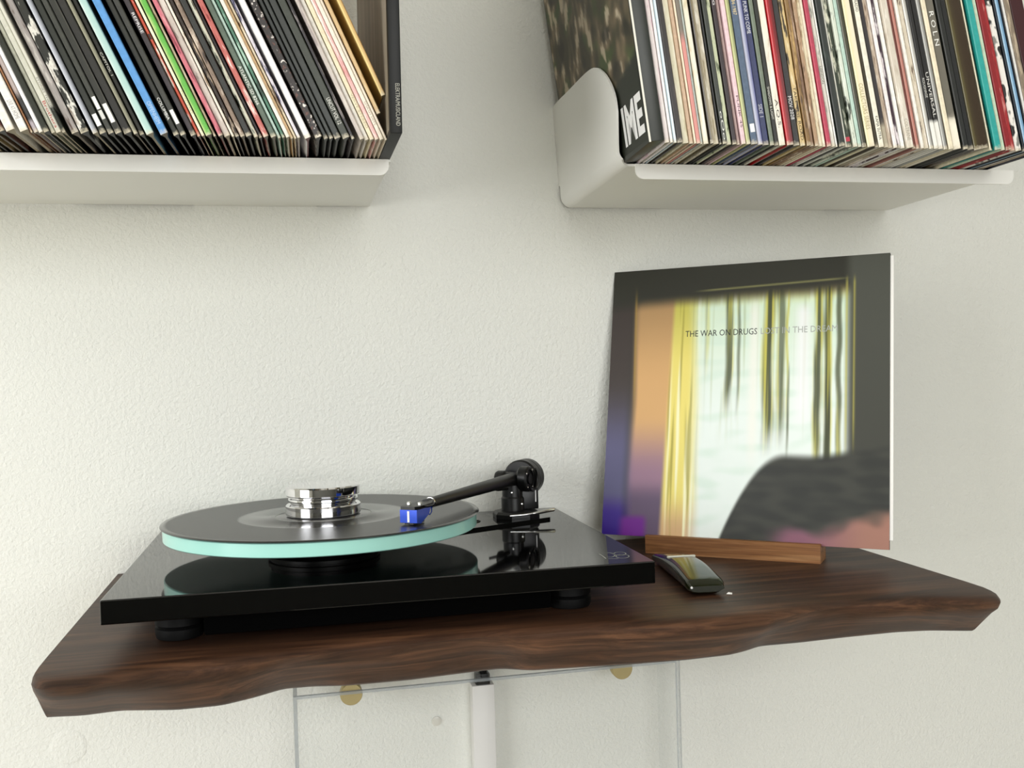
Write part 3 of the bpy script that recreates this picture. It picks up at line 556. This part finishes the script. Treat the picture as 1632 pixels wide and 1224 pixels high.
# ------------------------------------------------------------------ turntable
PA = -.00994; PX = Matrix.Translation((-.2791, -.34545, 0)) @ Matrix.Rotation(PA, 4, 'Z')     # plinth frame: origin at its front left corner
def P_(x, y, z): return PX @ Vector((x, y, z))
ZT, TH, PW, PD = .0446, .0192, .449, .3475
tt = empty('turntable', (-.06, -.18, 0), 'gloss black turntable with thick pale green glass platter and black tonearm on walnut board', 'turntable')
T0 = tt.location
b = MB(); b.box((0, 0, ZT - TH), (PW, PD, ZT), 0, PX, .0009); b.build('plinth', GLOSS, tt, 10, T0)
b = MB(); b.box((.073, .027, .0045), (PW - .086, PD - .03, ZT - TH + .001), 0, PX, .002); b.build('underside_shade_block', plain('shade_black', '030303', .95, 0, .05), tt, 30, T0)  # block added to keep the gap under the plinth as dark as shade
for x, y in ((.052, .050), (PW - .064, .050), (PW / 2, PD - .045)):
    b = MB(); b.lathe([(.015, 0), (.0185, .0008), (.0195, .004), (.0195, .009), (.0175, .0105), (.0195, .012), (.0195, .0185), (.0165, .0205), (.0165, ZT - TH)], 40, Matrix.Translation(P_(x, y, .0001)))
    b.build('foot', RUBBER, tt, 35, T0)
RC = Vector((-.1037, -.17299, 0)); MR = Matrix.Translation(RC)
b = MB(); b.lathe([(.030, ZT - .001), (.030, ZT + .004), (.0535, ZT + .004), (.0535, ZT + .007), (.0515, ZT + .0078), (.0515, ZT + .009), (.0535, ZT + .0098), (.0535, ZT + .0135), (.051, ZT + .0145), (.051, .0626)], 72, MR); b.build('hub', SATIN, tt, 35, T0)
b = MB(); b.lathe([(.001, .0624), (.1475, .0624), (.1485, .0632), (.1485, .0741), (.1475, .0748), (.001, .0748)], 160, MR); b.build('platter', GLASS, tt, 35, T0)
# metal bridge between hub and arm, with its long holes
AR = Vector((.1105, -.072, 0))
d = (AR - RC).normalized(); e = Vector((-d.y, d.x, 0)); L_ = (AR - RC).length
def slab(b, pts, z0, z1): b.prism([(p.x, p.y, z0) for p in pts], (0, 0, z1 - z0))
b = MB(); slab(b, [RC + e * .036, RC - e * .036, RC + d * L_ * .6 - e * .03, AR - e * .033 + d * .022, AR + e * .026 + d * .022, RC + d * L_ * .6 + e * .022], ZT - .0004, ZT + .0028)
br = b.build('bridge_plate', GLOSS, tt, 30, T0)
for s, off, ra in ((.36, 0, .017), (.56, .002, .015), (.75, .004, .011)):
    c = RC + d * L_ * s + e * off; c.z = ZT + .0029
    b = MB(); b.tube([c + d * ra * math.cos(t) + e * ra * .62 * math.sin(t) for t in [i * math.pi / 16 for i in range(33)]], .0009, 6); b.build('hole_rim', SATIN, br, 60, T0)
# tonearm base
A0 = Vector((.1105, -.072, 0)); H0 = Vector((-.028, -.2705, 0)); ad = (H0 - A0).normalized(); ae = Vector((-ad.y, ad.x, 0))  # ae points to the viewer's right
if ae.x < 0: ae = -ae
base = MB().lathe([(.026, ZT + .0005), (.0265, ZT + .002), (.0265, ZT + .0072), (.024, ZT + .0098), (.0135, ZT + .0105)], 8, axis_matrix((A0.x, A0.y, 0), (0, 0, 1), (math.cos(.39), math.sin(.39), 0)))
base.lathe([(.0132, ZT + .008), (.0132, ZT + .024), (.012, ZT + .026), (.012, ZT + .0385)], 36, axis_matrix((A0.x - .003, A0.y, 0), (0, 0, 1)))
bo = base.build('tonearm_base', SATIN, tt, 30, T0)
MX = axis_matrix((A0.x + .014, A0.y + .001, 0), (0, 0, 1), (1, 0, 0))
MB().box((-.011, -.0085, ZT + .011), (.0105, .0085, ZT + .0345), 0, MX, .001).box((.0066, -.0093, ZT + .019), (.0076, -.0083, ZT + .0320), 1, MX).build('lift_housing', [SATIN, WHITE_P], bo, 30, T0)
MB().tube([(.0965, -.1045, ZT + .0085), (.112, -.1065, ZT + .0092), (.126, -.104, ZT + .010)], .0011).tube([(.122, -.1048, ZT + .0098), (.126, -.104, ZT + .010), (.1475, -.0975, ZT + .0118), (.1485, -.0972, ZT + .0118)], [.0012, .0019, .0021, .0012]).build('cueing_lever', SILVER, bo, 50, T0)
MB().tube([(A0.x - .010, A0.y - .006, ZT + .036), (A0.x - .024, A0.y - .020, ZT + .0365), (A0.x - .036, A0.y - .020, ZT + .0385)], [.0024, .002, .0016]).build('lift_rest', SATIN, bo, 50, T0)
for q in ((A0.x - .007, A0.y - .0131, ZT + .031), (A0.x + .004, A0.y - .0131, ZT + .018)):
    MB().lathe([(.0014, 0), (.0014, .0008), (.001, .0011)], 12, axis_matrix(q, (0, -1, 0))).build('screw', SILVER, bo, 40, T0)
# arm: tube, bearing, counterweight, headshell, cartridge
PV = Vector((A0.x, A0.y, .0897)); HS = Vector((-.0135, -.2485, .0912)); ax = (HS - PV).normalized(); ar = Vector((-ax.y, ax.x, 0)).normalized()
if ar.x < 0: ar = -ar
au = ar.cross(ax) if ar.cross(ax).z > 0 else ax.cross(ar)
b = MB(); b.tube([PV - ax * .02, PV, PV + ax * .03, PV + ax * .10, PV + ax * .19, HS], [.0066, .0072, .0071, .0062, .0050, .0046], 24)
M_h = axis_matrix(HS + ax * .002, au, ar); M_h.translation = HS
def HL(r, fwd, u): return HS + ar * r + ax * fwd + au * u
b.prism([HL(-.0045, -.006, .0005), HL(.0045, -.006, .0005), HL(.0085, .004, -.0008), HL(.0095, .030, -.0008), HL(.007, .0345, -.0008), HL(-.007, .0345, -.0008), HL(-.0095, .030, -.0008), HL(-.0085, .004, -.0008)], au * .0028)
arm = b.build('tonearm', SATIN, tt, 40, T0)
def obox(b, r0_, r1_, f0, f1, u0_, u1_, mi=0, bev=0):
    M = Matrix((ar, ax, au)).transposed().to_4x4(); M.translation = HS
    return b.box((r0_, f0, u0_), (r1_, f1, u1_), mi, M, bev)
MH = Matrix((ar, ax, au)).transposed().to_4x4(); MH.translation = HS
b = MB(); b.prism([HL(-.0085, .006, -.0009), HL(-.0085, .0335, -.0009), HL(-.0085, .0335, -.0125), HL(-.0085, .026, -.0138), HL(-.0085, .010, -.0075)], ar * .017); b.build('cartridge', BLUE, arm, 20, T0)
b = MB(); obox(b, -.0045, .0045, .012, .0325, -.0142, -.0118, 0); obox(b, -.0010, .0010, .0335, .0338, -.012, -.002, 1); b.build('stylus_guard', [SATIN, WHITE_P], arm, 20, T0)
for s in (-.0055, .0055):
    MB().lathe([(.0019, .0018), (.0019, .0042), (.0014, .0048), (.0006, .0048)], 14, MH @ Matrix.Translation((s, .022, 0))).build('cartridge_screw', SILVER, arm, 40, T0)
MB().tube([HL(.0085, .020, .0008), HL(.0135, .022, .0010), HL(.0205, .0235, .0030), HL(.0225, .0238, .0050)], [.0012, .0011, .0010, .0009]).build('finger_lift', SATIN, arm, 50, T0)
for s, cmat in ((-.003, WHITE_P), (.004, BLUE), (.0015, GREY_P)):
    MB().tube([HL(s, -.004, -.003), HL(s * 1.6, .001, -.0068), HL(s * 1.8, .006, -.0085), HL(s * 1.4, .0115, -.0065)], .00055, 6).build('lead_wire', cmat, arm, 60, T0)
MB().lathe([(.0046, 0), (.0052, .0003), (.0052, .0018), (.0046, .002)], 24, axis_matrix(HS - ax * .010, ax)).build('tube_collar', SILVER, arm, 40, T0)
b = MB(); b.lathe([(.004, -.0215), (.0075, -.0225), (.0088, -.020), (.0088, -.012), (.0072, -.010), (.0072, .004), (.0125, .006), (.0142, .008), (.0142, .0165), (.0128, .018), (.0105, .018), (.0105, .0165), (.006, .0165), (.006, .0185), (.003, .0188)], 48, axis_matrix(PV, ar))
hb = b.build('bearing_housing', SATIN, arm, 35, T0)
for t in (.6, 2.2, 4.1, 5.4):
    MB().lathe([(.0013, 0), (.0013, .0009), (.0008, .0012)], 10, axis_matrix(PV + ar * .0175 + (ax * math.cos(t) + au * math.sin(t)) * .0115, ar)).build('screw', SILVER, hb, 40, T0)
MB().tube([PV + ar * .0215 + (ax * math.cos(t) + au * math.sin(t)) * .013 for t in [2.2 + i * .2 for i in range(19)]], .0012, 8).build('bias_ring', SATIN, hb, 60, T0)
MB().box((-.009, -.0095, -.018), (.009, .0095, .001), 0, axis_matrix(PV - Vector((0, 0, .004)), (0, 0, 1), ar), .0015).build('bearing_yoke', SATIN, hb, 30, T0)
MB().tube([PV - ax * .018, PV - ax * .040], .005, 20).build('rear_stub', SATIN, arm, 40, T0)
MB().lathe([(.005, -.012), (.019, -.012), (.0208, -.0105), (.0208, -.002), (.0198, -.0012), (.0208, -.0004), (.0208, .010), (.019, .012), (.005, .012)], 64, axis_matrix(PV - ax * .0265 - au * .0015, ax)).build('counterweight', SATIN, arm, 35, T0)
# printed emblem at the front right corner of the plinth top
LOGO = [[(.1346, -.3025), (.1346, -.3119), (.1338, -.3253)], [(.1421, -.2996), (.1454, -.3002), (.1468, -.3049), (.1466, -.3111), (.1439, -.3172), (.1406, -.3203), (.137, -.3189)],
 [(.1573, -.3099), (.1559, -.3127), (.1539, -.3148), (.1518, -.3159), (.1497, -.3157), (.148, -.3144), (.147, -.3121), (.1467, -.3092), (.1473, -.3061), (.1487, -.3032), (.1507, -.301), (.1529, -.2999), (.155, -.3001), (.1567, -.3014), (.1577, -.3037), (.1579, -.3067), (.1573, -.3099)],
 [(.1561, -.3219), (.1546, -.3248), (.1525, -.327), (.1501, -.3281), (.1479, -.3279), (.146, -.3265), (.1449, -.3241), (.1446, -.321), (.1452, -.3177), (.1467, -.3148), (.1488, -.3125), (.1512, -.3114), (.1535, -.3116), (.1553, -.313), (.1565, -.3155), (.1567, -.3186), (.1561, -.3219)], [(.1357, -.3263), (.1436, -.3287)]]
b = MB()
for s in LOGO:
    for p, q in zip(s, s[1:]):
        p, q = Vector(p), Vector(q); dd = (q - p).normalized(); nn = Vector((-dd.y, dd.x)) * .00048; p = p - dd * .0002; q = q + dd * .0002; z = ZT + .00008
        b.add([(p.x + nn.x, p.y + nn.y, z), (p.x - nn.x, p.y - nn.y, z), (q.x - nn.x, q.y - nn.y, z), (q.x + nn.x, q.y + nn.y, z)], [(0, 1, 2, 3)])
b.build('printed_emblem', GREY_P, tt, None, T0)

# ---- record on the platter and the chrome weight on it
b = MB(); b.lathe([(.0036, .0749), (.1500, .0749), (.1510, .0757), (.1500, .0765), (.1460, .0766), (.0790, .0763), (.0520, .0763), (.0515, .0766), (.0036, .0766)], 200)
o = b.build('vinyl_record', VINYL, None, 40, (0, 0, .0749)); o.location = (RC.x, RC.y, .0749)
tag(o, 'black twelve inch vinyl record lying on the green glass platter', 'record')
k = plain('record_label_paper', '3a3a3c', .16); b = MB(); b.lathe([(.0036, .0766), (.0036, .07668), (.0495, .07668), (.0497, .0766)], 96); b.lathe([(.0455, .07668), (.0455, .07676), (.0463, .07676), (.0463, .07668)], 96, None, 1, False)
b.build('record_label', [k, GREY_P], o, 40, (0, 0, .0749))
b = MB(); b.lathe([(.001, 0), (.0345, 0), (.0358, .0012), (.0358, .0098), (.0350, .0108), (.0325, .0112), (.0312, .0118), (.0312, .0128), (.0330, .0136), (.0334, .0150), (.0330, .0168), (.0312, .0176), (.0312, .0186), (.0345, .0194), (.0358, .0206), (.0358, .0275), (.0348, .0288), (.001, .0290)], 128)
o = b.build('record_weight', CHROME, None, 35); o.location = (RC.x, RC.y, .0768)
tag(o, 'polished chrome puck shaped record weight sitting on the middle of the record', 'record weight')

# ------------------------------------------------------------------ album sleeve in its wooden stand
SY, SL = -.68914, .205
ex = Vector((math.cos(SY), math.sin(SY), 0)); nb = Vector((-math.sin(SY), math.cos(SY), 0)); eu = nb * math.sin(SL) + Vector((0, 0, 1)) * math.cos(SL); fn = ex.cross(eu)   # fn points to the viewer
s0 = Vector((.21548, -.05167, .0173)) + nb * .002; SZ = .315
al = empty('album_sleeve', s0, 'album sleeve with hazy yellow and white picture and thin title, leaning in small wooden stand', 'record sleeve')
MA = Matrix((ex, eu, -nb * math.cos(SL) + Vector((0, 0, 1)) * math.sin(SL))).transposed().to_4x4()
al.matrix_world = Matrix.Translation(s0) @ MA      # local x right, y up the cover, z towards the viewer
CARD = plain('cover_card', '2a2a26', .5)
MB().box((0, 0, -.0012), (SZ, SZ, -.0002), 0, None, .0002).box((0, 0, -.0046), (SZ, SZ, -.0036), 0).box((0, 0, -.0046), (.0008, SZ, -.0002), 0).box((0, 0, -.0046), (SZ, .0008, -.0002), 0).build('jacket', CARD, al)
MB().box((.006, .0095, -.0033), (SZ + .0035, .3125, -.0014), 0, None, .0004).build('inner_sleeve', PAPER, al)
def cover(u, w):      # soft fields of colour standing in for the printed photograph
    t = 1 - w; g = nz(u * 7, t * 3, 2); st = nz(u * 60, t * 1.6, 5); fine = nz(u * 40, t * 40, 8)
    c = (50, 48, 42)
    och = mixc((168, 134, 92), (214, 168, 112), sm(.05, .45, t)); och = mixc(och, (152, 118, 138), sm(.55, .78, t)); och = mixc(och, (96, 80, 104), sm(.78, .88, t))
    c = mixc(c, och, sm(.075, .11, u + .02 * g) * sm(.05, .16, t + .05 * g))
    left = mixc((62, 54, 50), (90, 88, 122), sm(.4, .7, t)); left = mixc(left, (58, 34, 132), sm(.84, .93, t)); c = mixc(left, c, sm(.06, .12, u))
    yel = mixc((196, 190, 90), (238, 222, 120), sm(.1, .4, t)); yel = mixc(yel, (214, 176, 128), sm(.82, .98, t)); yel = mixc(yel, (252, 248, 200), sm(.1, .4, st)); yel = mixc(yel, (150, 140, 60), .7 * sm(.15, .5, nz(u * 95, t * 2.2, 15)))
    c = mixc(c, yel, sm(.225, .245, u + .03 * (t - .5)) * sm(.08, .16, t))
    glow = mixc((214, 236, 206), (236, 246, 240), sm(.0, .6, t)); glow = mixc(glow, (212, 234, 218), .6 * sm(-.1, .6, nz(u * 9, t * 26, 12))); c = mixc(c, glow, sm(.30, .37, u + .02 * g) * sm(.09, .17, t))
    glw = .55 * sm(.1, .5, nz(u * 80, t * 2.0, 25)) * sm(.34, .42, u) * sm(.86, .8, u) * sm(.7, .4, t) * sm(.1, .18, t); c = mixc(c, (168, 182, 140), glw)
    for a, wd, t1, dk in ((.455, .018, .5, .75), (.49, .008, .5, .5), (.595, .026, .62, .85), (.64, .02, .6, .6), (.665, .006, .66, .6), (.765, .018, .72, .8), (.80, .016, .8, .9), (.835, .012, .86, .7), (.37, .012, .35, .35)):
        bb = max(0, 1 - abs(u - a + .01 * nz(t * 6, a * 50)) / wd); bb *= sm(t1 + .1, t1 - .12, t) * sm(.09, .12, t)
        c = mixc(c, mixc((52, 56, 32), (196, 186, 70), sm(-.15, .35, nz(u * 110, t * 1.8, 35))), min(1, bb * 1.6) * dk)
    c = mixc(c, (246, 246, 236), .75 * sm(.03, .0, abs(u - .545)) * sm(.1, .2, t) * sm(.8, .6, t)); c = mixc(c, (248, 248, 250), .8 * sm(.045, .0, abs(u - .715)) * sm(.14, .2, t) * sm(.66, .5, t))
    top = sm(.145, .08, t - .03 * (1 - u) + .01 * g); c = mixc(c, (48, 48, 40), top)
    c = mixc(c, (200, 198, 120), .5 * sm(.006, .0, abs(t - .105 + .03 * u)) * sm(.3, .4, u) * sm(.9, .8, u))
    rt_ = sm(.845, .885, u); c = mixc(c, mixc((62, 63, 56), (84, 86, 78), sm(.2, 1, w) * .6), rt_)  # dark right band, lighter towards the top: gloss haze put into the colour
    for a in (.86, .885): c = mixc(c, (190, 182, 84), .7 * sm(.006, .0, abs(u - a)) * sm(.06, .1, t) * sm(.75, .55, t))
    hill = .70 + 5.2 * min(0, u - .67) ** 2 - .10 * max(0, u - .67) + .03 * nz(u * 4, 2.2); c = mixc(c, mixc((46, 48, 44), (60, 61, 55), sm(-.5, .6, nz(u * 12, t * 34, 8))), sm(-.014, .022, t - hill))
    c = mixc(c, mixc((150, 96, 118), (182, 128, 110), sm(.7, .95, u)), sm(.0, .06, t - .93 + .07 * sm(.75, 1, u) + .03 * nz(u * 14, t * 14, 6)) * sm(.58, .68, u) * .85)
    c = mixc(c, (110, 34, 140), sm(.92, .95, t + .02 * g) * sm(.05, .09, u) * sm(.18, .15, u)); c = mixc(c, (200, 160, 70), .5 * sm(.008, 0, abs(u - .092 - .02 * t)) * sm(.05, .15, t) * sm(.6, .4, t))
    return c
print_grid('cover_print', al, 260, 260, cover, lambda u, w: (u * SZ, w * SZ, 0), PRINT)
for txt, a, e_, mt in (('THE WAR ON DRUGS', .291, .5545, DARK_P), ('LOST IN THE DREAM', .5675, .830, GREY_P)):
    v, f, w, h = text_mesh(txt); s = (e_ - a) * SZ / w
    mesh('cover_lettering', [(a * SZ + q.x * s, .7335 * SZ + q.y * .0072 / h, .00012) for q in v], f, mt, al)
# stand: a small grooved block; built in the frame of the sleeve's foot
st = empty('sleeve_stand', (0, 0, 0), 'small walnut block with groove holding the album sleeve upright', 'stand')
MS = Matrix((ex, nb, Vector((0, 0, 1)))).transposed().to_4x4(); MS.translation = Vector((s0.x, s0.y, 0)) + ex * .056; st.matrix_world = MS
b = MB(); sec = [(-.0085, 0), (-.0085, .0195), (-.008, .02), (-.0018, .02), (-.0006, .0160), (.0075, .0160), (.0090, .0205), (.024, .0205), (.024, 0)]
b.prism([(0, y, z) for y, z in sec], (.192, 0, 0)); b.build('block', WALNUT_L, st, 30)

# ------------------------------------------------------------------ small handheld gadget beside the turntable
go = Vector((.2452, -.2255, 0)); gang = math.radians(-7); MG = Matrix.Translation(go) @ Matrix.Rotation(gang, 4, 'Z')
OLIVE = plain('glossy_dark_shell', '1d2010', .12, 0, .6)
g = empty('record_cleaner', go, 'small glossy black rounded hand tool lying right of the turntable', 'gadget')
v = []; f = []; NL, NS = 30, 20
for i in range(NL + 1):
    s = i / NL; y = -.083 + s * .155; top = .0125 + .0075 * math.sin(math.pi * min(1, s * 1.05)) ** .9; wd = .0182 - .0022 * s
    endf = min(1, (s / .05)) ** .5 if s < .05 else (min(1, (1 - s) / .07) ** .5 if s > .93 else 1)
    for q in range(NS):
        a = 2 * math.pi * q / NS; cx_, cz_ = math.cos(a), math.sin(a); p = 5.0
        rx = abs(cx_) ** (2 / p) * (1 if cx_ > 0 else -1); rz = abs(cz_) ** (2 / p) * (1 if cz_ > 0 else -1)
        wf = 1.0 if rz > 0 else 1 - .28 * abs(rz)
        v.append((rx * wd * wf * (.9 + .1 * endf), y, .0003 + top / 2 + rz * top / 2 * (.45 + .55 * endf)))
for i in range(NL):
    for q in range(NS): f.append((i * NS + q, i * NS + (q + 1) % NS, (i + 1) * NS + (q + 1) % NS, (i + 1) * NS + q))
f.append(tuple(range(NS))[::-1]); f.append(tuple(NL * NS + q for q in range(NS)))
mesh('shell', [MG @ Vector(q) for q in v], f, OLIVE, g, None, 50, go)
MB().box((-.0145, .004, .0188), (.0145, .0064, .0210), 0, MG, .0006).build('bright_bar', plain('pale_metal', 'd8d8c8', .3), g, 30, go)
MB().lathe([(.0011, 0), (.0011, .0012), (.0006, .0015)], 12, MG @ axis_matrix((-.0145, -.0828, .0085), (0, -1, 0))).build('rivet', WHITE_P, g, 40, go)
o = mesh('paper_flake', [(.2535, -.3085, .0006), (.2585, -.3105, .0004), (.2600, -.3075, .0012), (.2565, -.3055, .0008), (.256, -.308, .0022)], [(0, 1, 4), (1, 2, 4), (2, 3, 4), (3, 0, 4), (0, 3, 2, 1)], PAPER)
tag(o, 'tiny white paper flake on the walnut board before the black hand tool', 'scrap')

# ------------------------------------------------------------------ clear acrylic cover, cable channel and brass standoffs under the board
ac = empty('acrylic_cover', (.08, -.03, -.5), 'clear acrylic box cover on the wall below the walnut board', 'cover')
ax0, ax1, ay, azt, azb, th = -.1390, .3030, -.066, -.1335, -.62, .0042
def sheet(name, lo, hi, thin):
    b = MB(); bm = bmesh.new(); b.box(lo, hi, 1); o = []
    for i, q in enumerate(b.f):
        n_ = (Vector(b.v[q[1]]) - Vector(b.v[q[0]])).cross(Vector(b.v[q[2]]) - Vector(b.v[q[1]])).normalized(); ctr = sum((Vector(b.v[j]) for j in q), Vector()) / 4; b.mi[i] = 0 if abs(n_[thin]) > .9 or ctr.y > -.002 else 1
    bm.free(); return b.build(name, [ACR, ACR_E], ac, 30, ac.location)
sheet('front_panel', (ax0, ay, azb), (ax1, ay + th, azt), 1); sheet('side_panel', (ax0, ay + th, azb), (ax0 + th, -.0005, azt), 0); sheet('side_panel', (ax1 - th, ay + th, azb), (ax1, -.0005, azt), 0)
sheet('bottom_panel', (ax0 + th, ay + th, azb), (ax1 - th, -.0005, azb + th), 2); sheet('top_panel', (ax0 + th, ay + th, azt - th), (ax1 - th, -.0005, azt), 2)
for i, (x, z, lab) in enumerate(((-.0766, -.1400, 'brass round standoff under the board left of the white cable channel'), (.2362, -.1412, 'brass round standoff under the board right of the white cable channel'))):
    b = MB(); b.lathe([(.0085, 0), (.0085, .044), (.0118, .044), (.0122, .0445), (.0122, .0545), (.0115, .0555), (.001, .0555)], 48, axis_matrix((x, -.0003, z), (0, -1, 0)))
    o = b.build('brass_standoff', BRASS, None, 35, (x, -.0003, z)); tag(o, lab, 'standoff', 'brass standoffs behind the acrylic')
o = MB().lathe([(.0055, 0), (.0055, .001), (.004, .0016), (.001, .0016)], 28, axis_matrix((.0238, -.0003, -.1988), (0, -1, 0))).build('wall_bumper', plain('clear_plastic', 'dcdad0', .25), None, 35, (.0238, 0, -.1988)); tag(o, 'small round clear bumper on the wall left of the white cable channel', 'bumper')
cc = empty('cable_channel', (.080, 0, -.5), 'white square cable channel running down the wall under the board', 'cable channel')
MB().box((.0642, -.0195, -.90), (.0905, -.0003, -.1560), 0, None, .0006).build('channel', plain('white_plastic', 'eceae6', .4), cc, 30, cc.location)
o = empty('power_plug', (.079, -.010, -.156), 'black plug and cable emerging from top of the white cable channel', 'plug')
MB().box((.0695, -.0165, -.1590), (.0862, -.0030, -.1435), 0, None, .001).box((.0712, -.0178, -.154), (.0765, -.0162, -.1455), 0, None, .0004).build('plug_body', SATIN, o, 30, o.location)
MB().tube([(.079, -.010, -.146), (.079, -.010, -.13), (.082, -.009, -.11), (.083, -.006, -.07), (.083, -.005, -.046)], .0045, 12).build('cable', RUBBER, o, 50, o.location)
o = MB().lathe([(.019, 0), (.0185, .0002), (.015, .0004), (.001, .0004)], 28, axis_matrix((-.379, -.0001, -.185), (0, -1, 0))).build('trim_1', WALL, None, 60, (-.379, 0, -.185)); tag(o, kind='structure')
